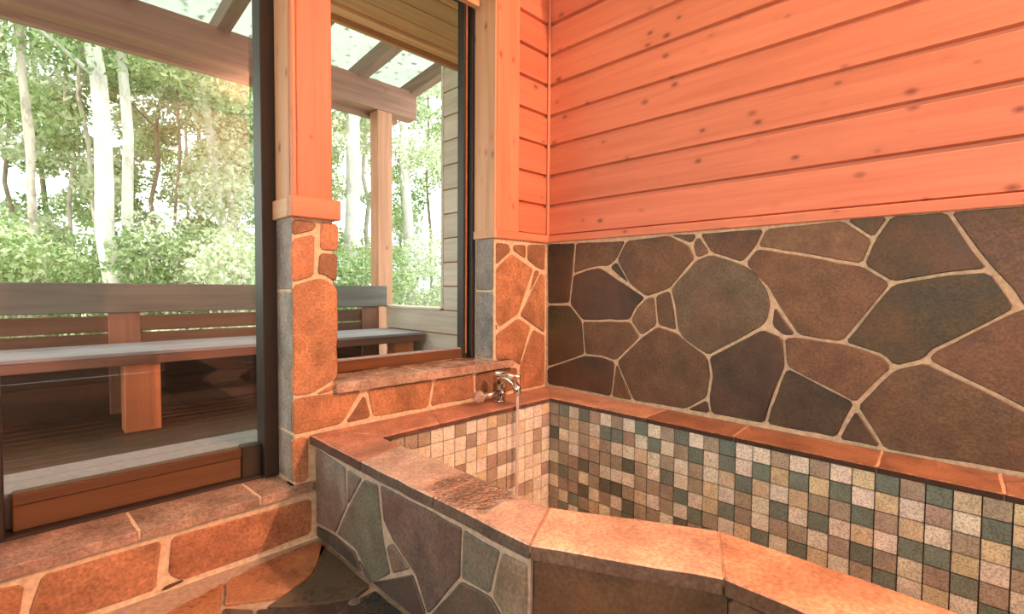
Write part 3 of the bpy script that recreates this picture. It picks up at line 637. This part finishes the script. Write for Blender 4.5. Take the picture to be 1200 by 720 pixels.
# mosaic tiles
PT = 0.0614
W_, T_, G_, Y_, K_ = (0.74, 0.75, 0.65), (0.37, 0.34, 0.27), (0.17, 0.235, 0.20), (0.62, 0.58, 0.40), (0.12, 0.14, 0.105)
ROWS = ['TGWGTWTWGWTGWTGWWTWTWYGTGYTYWGTYWWGTYW',
        'TTYTWGGTWGWTGWGWGYGYGWYWTWGYTGWYTWGTWY',
        'KWWTYTWWYWTWTWYGYWYTTGTYWTYGWTYGWTYWGT',
        'TTWTTTTKTWGWTYWTWGWGWYWGGYWTYWTGWYTWGY',
        'WTTKTWWWTTTGWYGTWTTWTGTWTGTWGWYTWGTWYW',
        'TGTWTKKTYWTWGTWYGWGYWTGWYWGTYWGTWYGTWT',
        'WTTKWTWKTTWKTGGWGTWGTWGYTWGTWYTGWTYGWT',
        'TWGTYWTGTYKGTWYTWYGTWGYTWYTGWTYWGTWYTG']
TC = dict(W=W_, T=T_, G=G_, Y=Y_, K=K_)
bm = bmesh.new(); add_box(bm, -0.0291, 0.0291, -0.0291, 0.0291, -0.004, 0.004, 0.0012)
bmesh.ops.recalc_face_normals(bm, faces=bm.faces)
tile_me = bpy.data.meshes.new('tile'); bm.to_mesh(tile_me); bm.free(); tile_me.materials.append(M_tile)
tile_objs = []; leftover = []
Minv = R3.transposed()
def project(p):
    v = Minv @ (Vector(p)-Vector((-2.10613, -1.82681, 0.94466)))
    return 600+580*v.x/-v.z, 360-580*v.y/-v.z
def behind_rim(p):
    """is this tile point hidden by the near rim as seen from where the photo was taken"""
    c = Vector((-2.10613, -1.82681, 0.94466)); d = Vector(p)-c; t = (RIM-c.z)/d.z; h = c+d*t
    if h.y > -1.03: return h.x < -1.165
    if h.y > -1.375: return h.x < -1.165+(-1.03-h.y)*0.535
    return h.x < -0.975
spots = []
for r in range(10):
    z = 0.3725-PT*(r+0.5)+0.0
    for k in range(15): spots.append(('A', k, r, (-0.2005-PT*(k+0.5), -0.198, z)))
    for k in range(38): spots.append(('B', k, r, (-0.198, -0.2005+0.0+0.0135-PT*(k+0.5)-0.0135, z)))
seen = []
for s in spots:
    f, k, r, p = s
    tops = [(p[0], p[1], p[2]+0.028)] if f == 'A' else [(p[0], p[1]+0.028, p[2]+0.028), (p[0], p[1]-0.028, p[2]+0.028)]
    vis = any(not behind_rim(q) and project(q)[0] < 1215 and project(q)[1] < 730 for q in tops)
    (seen if vis else leftover).append(s)
for f, k, r, p in seen[:300]:
    if f == 'B': col = TC[ROWS[r % 8][k]]
    else: col = TC[rnd.choice('WWWTYWTWT')]
    o = bpy.data.objects.new('tile', tile_me); COL.objects.link(o); o.parent = tub
    o.location = Vector(p)-Vector(tub.location)
    o.rotation_euler = (math.pi/2, 0, 0) if f == 'A' else (0, math.pi/2, 0)
    o.color = (*vary(col, rnd, 0.10), 1)
bm = bmesh.new()
for f, k, r, p in leftover+seen[300:]:
    if f == 'A': add_box(bm, p[0]-.0293, p[0]+.0293, p[1]-.004, p[1]+.004, p[2]-.0293, p[2]+.0293)
    else: add_box(bm, p[0]-.004, p[0]+.004, p[1]-.0293, p[1]+.0293, p[2]-.0293, p[2]+.0293)
for i in range(14):
    for j in range(50): add_box(bm, -0.235-PT*i-.0293, -0.235-PT*i+.0293, -0.24-PT*j-.0293, -0.24-PT*j+.0293, -0.251, -0.245)
tag(finish('tile_lining', bm, M_tile, tub, W_), kind='stuff')

# ---------------------------------------------------------------- bath tap and running water
tap = empty('bath_tap', (-0.50, -0.10, RIM), 'chrome bath mixer tap on the ledge under the small window', 'tap')
bm = bmesh.new()
add_tube(bm, [(-0.575, -0.105, 0.437), (-0.44, -0.105, 0.437)], 0.016)
add_tube(bm, [(-0.462, -0.105, 0.437), (-0.450, -0.105, 0.437)], 0.024)
finish('body', bm, M_chrome, tap, smooth=True)
bm = bmesh.new(); prof = [(-0.618, 0.014), (-0.612, 0.026), (-0.588, 0.030), (-0.582, 0.026), (-0.574, 0.020)]
add_tube(bm, [(x, -0.105, 0.437) for x, r in prof], [r for x, r in prof], 10)
tag(finish('handle', bm, M_tapgrip, tap), 'round faceted handle')
bm = bmesh.new(); add_tube(bm, [(-0.455, -0.100, RIM), (-0.455, -0.100, 0.402), (-0.455, -0.100, 0.403), (-0.455, -0.100, 0.505)], [0.026, 0.026, 0.017, 0.016])
finish('pillar', bm, M_chrome, tap, smooth=True)
bm = bmesh.new(); add_tube(bm, [(-0.395, -0.060, RIM), (-0.395, -0.060, 0.50)], 0.012); add_tube(bm, [(-0.395, -0.060, 0.44), (-0.455, -0.100, 0.44)], 0.012)
finish('supply_pipe', bm, M_chrome, tap, smooth=True)
bm = bmesh.new(); sp = [(-0.455, -0.10, 0.485), (-0.457, -0.13, 0.505), (-0.460, -0.165, 0.508), (-0.464, -0.205, 0.498), (-0.467, -0.226, 0.480), (-0.468, -0.231, 0.452)]
add_tube(bm, sp, [0.018, 0.018, 0.018, 0.018, 0.018, 0.019])
finish('spout', bm, M_chrome, tap, smooth=True)
bm = bmesh.new(); add_tube(bm, [(-0.462, -0.092, 0.505), (-0.462, -0.092, 0.528), (-0.450, -0.14, 0.532), (-0.425, -0.205, 0.522)], [0.021, 0.020, 0.012, 0.010])
finish('lever', bm, M_chrome, tap, smooth=True)
bm = bmesh.new(); rw = random.Random(2)
for dx in (-0.0035, 0.0035):
    pts = [(-0.468+dx+rw.uniform(-.001, .001), -0.231+rw.uniform(-.001, .001), 0.452-0.035*i) for i in range(20)]
    add_tube(bm, pts, [0.0045+rw.uniform(-0.001, 0.001) for _ in pts], 8)
tag(finish('water_stream', bm, M_water, None, smooth=True), 'thin stream of water falling from the tap into the bath', 'water', kind='stuff')

# ---------------------------------------------------------------- porch outside
DECK = 0.138
deck = box('deck', -4.5, 0.45, 0.245, 2.6, -0.05, DECK-0.025, M_rubber, None, 0)
tag(deck, 'dark timber porch deck outside the windows', kind='structure')
y = 0.48
while y < 2.1:
    box('deck_board', -4.5, 0.24, y, y+0.105, DECK-0.025, DECK, M_deck, deck, 0.003, vary((1, 1, 1), rnd)); y += 0.112
porch = box('wall_porch', 0.262, 0.40, 0.245, 1.30, -0.05, 3.0, M_groove, None, 0)
tag(porch, 'weathered plank side wall of the porch outside the small window', kind='structure')
box('low_wall_core', 0.262, 0.40, 1.30, 2.12, -0.05, 0.76, M_groove, porch, 0)
zs = [0.023+0.186*i for i in range(17)]
for i in range(len(zs)-1):
    y1 = 2.13 if zs[i+1] < 0.78 else 1.285
    c = rnd.uniform(0.88, 1.1)
    box('plank', 0.250, 0.264, 0.245, y1, zs[i]+0.006, zs[i+1]-0.003, M_grey_y, porch, 0.003, (c, c, c))
box('end_board', 0.246, 0.41, 1.285, 1.315, 0.78, 3.0, M_grey_y, porch, 0.003, (1.0, 1.0, 1.0))
box('capping', 0.240, 0.42, 1.315, 2.15, 0.765, 0.785, M_grey_y, porch, 0.003, (1.1, 1.1, 1.1))

soffit = box('ceiling_porch', -4.5, 0.42, 0.245, 1.12, 2.62, 2.70, M_groove, None, 0)
tag(soffit, 'boarded soffit of the house eaves over the porch', kind='structure')
yy = [0.245, 0.40, 0.555, 0.71, 0.865, 1.00]
for i in range(5):
    c = rnd.uniform(0.85, 1.1); box('soffit_board', -4.5, 0.248, yy[i]+0.003, yy[i+1]-0.003, 2.605, 2.622, M_soffit, soffit, 0.003, (c, c, c))
box('soffit_batten', -4.5, 0.248, 1.003, 1.085, 2.585, 2.622, M_soffit, soffit, 0.003, (1.25, 1.35, 1.4))
box('fascia', -4.5, 0.42, 1.090, 1.125, 2.555, 2.76, M_soffit, soffit, 0.003, (0.8, 0.75, 0.7))
box('house_roof', -5.6, 0.5, -4.8, 1.10, 3.13, 3.20, M_groove, soffit, 0)

perg = empty('pergola', (0.36, 2.40, -0.2), 'open timber pergola over the porch with frosted roof sheet', 'pergola')
box('beam', -4.5, 0.725, 2.35, 2.50, 2.600, 2.860, M_red_x, perg, 0.004, (1, 1, 1))
box('beam_ledger', -4.5, 0.60, 2.50, 2.56, 2.560, 2.640, M_red_x, perg, 0.004, (1.1, 1.2, 1.2))
box('post', 0.300, 0.455, 2.36, 2.50, -0.3, 2.60, M_red_z, perg, 0.005, (1.25, 1.2, 1.1))
for xr in (-4.25, -3.70, -3.15, -2.60, -2.10, -1.56, -0.98, -0.44, 0.145, 0.70):
    bm = bmesh.new()
    w = 0.045
    prof = [(1.08, 2.99), (2.95, 2.775), (2.95, 2.895), (1.08, 3.11)]
    prof = [(1.08, 2.975), (2.70, 2.80), (2.70, 2.93), (1.08, 3.105)]
    a = [bm.verts.new((xr-w, y_, z_)) for y_, z_ in prof]; b = [bm.verts.new((xr+w, y_, z_)) for y_, z_ in prof]
    bm.faces.new(a); bm.faces.new(b)
    for i in range(4): bm.faces.new((a[i], a[(i+1) % 4], b[(i+1) % 4], b[i]))
    finish('rafter', bm, M_red_y, perg, (1, 1, 1))
bm = bmesh.new(); p4 = [(-4.5, 1.05, 3.115), (0.80, 1.05, 3.115), (0.80, 2.85, 2.920), (-4.5, 2.85, 2.920)]
lo = [bm.verts.new(p) for p in p4]; hi = [bm.verts.new((p[0], p[1], p[2]+0.006)) for p in p4]
bm.faces.new(lo); bm.faces.new(hi)
for i in range(4): bm.faces.new((lo[i], lo[(i+1) % 4], hi[(i+1) % 4], hi[i]))
finish('roof_sheet', bm, M_roof, perg)

bench = empty('bench', (-1.5, 1.8, DECK), 'long outdoor bench with pale seat and plank back seen through both windows', 'bench')
box('seat', -4.4, 0.215, 1.50, 2.06, 0.565, 0.586, M_seat, bench, 0.003, (1, 1, 1))
box('seat_fascia', -4.4, 0.215, 1.505, 1.535, 0.515, 0.565, M_red_x, bench, 0.003, (0.9, 0.9, 0.95))
box('back_rail', -4.4, 0.228, 2.075, 2.115, 0.775, 0.958, M_grey_x, bench, 0.005, (0.42, 0.50, 0.52))
box('back_plank', -4.4, 0.16, 2.12, 2.150, 0.655, 0.755, M_red_x, bench, 0.004, (0.65, 0.68, 0.6))
box('back_plank', -4.4, 0.16, 2.12, 2.150, 0.548, 0.644, M_red_x, bench, 0.004, (0.65, 0.68, 0.6))
box('back_plank', -4.4, 0.16, 2.12, 2.150, 0.345, 0.545, M_red_x, bench, 0.004, (0.22, 0.25, 0.25))  # shade below the seat painted in as a darker tint
box('back_plank', -4.4, 0.16, 2.12, 2.150, 0.14, 0.343, M_red_x, bench, 0.004, (0.22, 0.25, 0.25))  # darkened likewise for the painted under-seat shade
for xl in (-3.7, -1.71, -0.0):
    box('back_post', xl, xl+0.16, 2.10, 2.20, DECK, 0.90, M_red_z, bench, 0.004, (0.8, 0.8, 0.8))
for xl in (-3.7, -1.705, -0.02):
    box('leg', xl, xl+0.165, 1.54, 1.66, DECK, 0.565, M_red_z, bench, 0.004, (1.7, 1.25, 0.9))

# ---------------------------------------------------------------- forest
def leaf_mesh(name, clumps, n, size, mat, seed, parent):
    r = random.Random(seed); vs = []; fs = []
    wts = [c[3] for c in clumps]
    for k in range(n):
        cx, cy, cz, rad, fl = r.choices(clumps, wts)[0]
        while True:
            a, b, c = r.uniform(-1, 1), r.uniform(-1, 1), r.uniform(-1, 1)
            q = a*a+b*b+c*c
            if 0.15 < q < 1: break
        p = Vector((cx+a*rad, cy+b*rad, cz+c*rad*fl))
        d = Vector((r.gauss(0, 1), r.gauss(0, 1), r.gauss(0, 1)-0.3)).normalized(); e = d.orthogonal().normalized()
        e.rotate(Matrix.Rotation(r.uniform(0, 6.28), 3, d)); s = size*r.uniform(0.6, 1.4); g = d.cross(e)
        i = len(vs); vs += [tuple(p-d*s), tuple(p+e*s*0.55+g*s*0.12), tuple(p+d*s), tuple(p-e*s*0.55+g*s*0.12)]
        fs.append((i, i+1, i+2, i+3))
    me = bpy.data.meshes.new(name); me.from_pydata(vs, [], fs); me.update()
    return link(name, me, mat, parent)
def tree(name, x, y, r0, h, lean, mat, leaf, label, cat='tree', group=None, seed=0, nleaf=5000, spread=1.6, low=1.0, size=0.055, crook=0.05, branches=7):
    rt = random.Random(seed)
    t = empty(name, (x, y, -0.35), label, cat, group)
    bm = bmesh.new(); pts = []; n = 14
    for i in range(n+1):
        f = i/n; pts.append((x+lean[0]*f*h+rt.gauss(0, crook)*(i > 0), y+lean[1]*f*h, -0.35+f*h))
    add_tube(bm, pts, [r0*(1.25 if i == 0 else 1)*(1-0.55*i/n) for i in range(n+1)], 12)
    finish('trunk', bm, mat, t, smooth=True)
    clumps = []; bm = bmesh.new()
    for k in range(branches):
        f = rt.uniform(0.45, 0.95); i = int(f*n); b = Vector(pts[i]); a = rt.uniform(0, 6.28); L = spread*rt.uniform(0.5, 1.1)
        e = b+Vector((math.cos(a)*L, math.sin(a)*L, L*rt.uniform(0.25, 0.8))); m_ = (b+e)/2+Vector((0, 0, 0.12*L))
        add_tube(bm, [b, m_, e], [r0*0.28, r0*0.18, r0*0.07], 6)
    finish('branches', bm, mat, t, smooth=True)
    nc = 26
    for k in range(nc):
        z = low+(h*0.95-low)*rt.random(); a = rt.uniform(0, 6.28); L = spread*math.sqrt(rt.random())
        clumps.append((x+lean[0]*z+math.cos(a)*L, y+lean[1]*z+math.sin(a)*L, z-0.35, rt.uniform(0.3, 0.75), 0.6))
    tag(leaf_mesh('foliage', clumps, nleaf, size, leaf, seed+100, t), kind='stuff')
    return t
def bush(x, y, rad, hgt, leaf, label, seed, n=5000, size=0.05, group=None):
    rt = random.Random(seed); t = empty('bush', (x, y, -0.35), label, 'bush', group)
    bm = bmesh.new()
    for k in range(7):
        a = rt.uniform(0, 6.28); L = rad*rt.uniform(0.3, 0.9)
        add_tube(bm, [(x, y, -0.35), (x+math.cos(a)*L*0.4, y+math.sin(a)*L*0.4, hgt*0.4), (x+math.cos(a)*L, y+math.sin(a)*L, hgt*0.85)], [0.02, 0.014, 0.006], 5)
    finish('stems', bm, M_bark_grey, t, smooth=True)
    cl = [(x+rt.uniform(-rad, rad)*0.8, y+rt.uniform(-rad, rad)*0.8, rt.uniform(-0.1, hgt), rt.uniform(0.25, 0.55), 0.8) for _ in range(22)]
    tag(leaf_mesh('foliage', cl, n, size, leaf, seed+50, t), kind='stuff')
    return t
bm = bmesh.new(); g = 40
bmesh.ops.create_grid(bm, x_segments=g, y_segments=g, size=45)
for v in bm.verts:
    v.co = Vector((v.co.x+8, v.co.y+47.7, -0.38+0.25*noise.noise(v.co*0.3)*(1 if v.co.y > -43 else 0)))
ground = finish('ground', bm, M_ground); tag(ground, 'green forest floor beyond the porch', kind='structure')

def at(px, Y):
    """plan position where the sight line through column px meets depth y = Y"""
    v = R3 @ Vector((px-600, 20.0, -580)); k = (Y+1.82681)/v.y
    return -2.10613+v.x*k
def W(px, Y, wpx):     # radius of a trunk wpx pixels wide there
    x = at(px, Y); dep = ((x+2.106)*0.7069+(Y+1.827)*0.7063); return wpx*dep/580/2
TREES = [
 (141, 6.2, 21, (-0.05, 0.012), 9.0, M_bark_white, M_leaf_a, 'thickest white trunk in the large window, left one of a close pair'),
 (155, 6.9, 13, (-0.012, 0.0), 9.5, M_bark_white, M_leaf_b, 'white trunk just right of the thickest one in the large window'),
 (40, 7.0, 10, (-0.005, 0.0), 9.0, M_bark_grey, M_leaf_a, 'grey slightly crooked trunk leftmost in the large window'),
 (64, 7.4, 6, (-0.07, 0.0), 7.0, M_bark_grey, M_leaf_c, 'thin leaning tan trunk just right of the leftmost grey one'),
 (278, 8.5, 11, (-0.11, 0.0), 10.0, M_bark_white, M_leaf_b, 'slender pale trunk at the right of the large window'),
 (288, 9.5, 9, (-0.09, 0.0), 10.0, M_bark_grey, M_leaf_c, 'grey trunk behind the slender pale one at the right of the large window'),
 (408, 8.0, 20, (0.03, 0.0), 10.0, M_bark_white, M_leaf_b, 'thick white trunk in the small window left of the porch post'),
 (483, 9.0, 14, (-0.05, 0.0), 10.0, M_bark_white, M_leaf_b, 'white trunk in the small window right of the porch post')]
for i, (px, Y, wp, lean, h, mt, lf, lab) in enumerate(TREES):
    tree('tree', at(px, Y), Y, W(px, Y, wp), h, lean, mt, lf, lab, seed=20+i, nleaf=8000, size=0.042, spread=2.2, low=4.2, branches=4, crook=0.02 if i != 2 else 0.05)
gb = [(10, 10, 0), (90, 11, 1), (180, 10.5, 0), (215, 12, 1), (300, 12.5, 0), (345, 11, 0), (430, 11.5, 1), (505, 11.5, 0), (-40, 12, 1), (150, 13.5, 2), (60, 14.5, 2), (240, 15, 2), (370, 14.5, 2), (-120, 11, 0), (470, 14, 2), (530, 13, 0), (560, 10.5, 1), (110, 9.4, 1), (205, 9.2, 0)]
for i, (px, Y, k) in enumerate(gb):
    tree('tree', at(px, Y), Y, W(px, Y, rnd.uniform(4, 7)), 10.5, (rnd.uniform(-.03, .03), 0), (M_bark_dark, M_bark_grey, M_bark_dark)[k], (M_leaf_a, M_leaf_b, M_leaf_c)[k],
         ('slim dark background trunk with fresh green leaves deep in the woods', 'slim grey background trunk with pale sunlit leaves deep in the woods', 'slim dark background trunk with deep green leaves deep in the woods')[k], group=('green background trees', 'pale background trees', 'deep green background trees')[k], seed=60+i, nleaf=12000, spread=2.6, low=0.4, size=0.052)
for i, (px, Y, rad, hg, lf, lab) in enumerate([
    (10, 6.2, 0.7, 1.5, M_leaf_a, 'green bush behind the bench at the far left of the large window'),
    (78, 7.5, 0.8, 1.5, M_leaf_a, 'green bush between the leftmost grey trunk and the thick white one'),
    (195, 6.4, 0.7, 1.5, M_leaf_c, 'darker green bush right of the white pair of trunks'),
    (255, 5.6, 0.75, 1.6, M_leaf_b, 'pale sunlit bush at the right of the large window'),
    (285, 6.5, 0.9, 1.6, M_leaf_b, 'pale bush beside the dark window stile'),
    (425, 6.5, 0.8, 1.6, M_leaf_a, 'green bush left of the porch post in the small window'),
    (500, 6.8, 1.2, 1.9, M_leaf_b, 'pale leafy bush right of the porch post in the small window')]):
    bush(at(px, Y), Y, rad, hg, lf, lab, 200+i, n=7500, size=0.036)
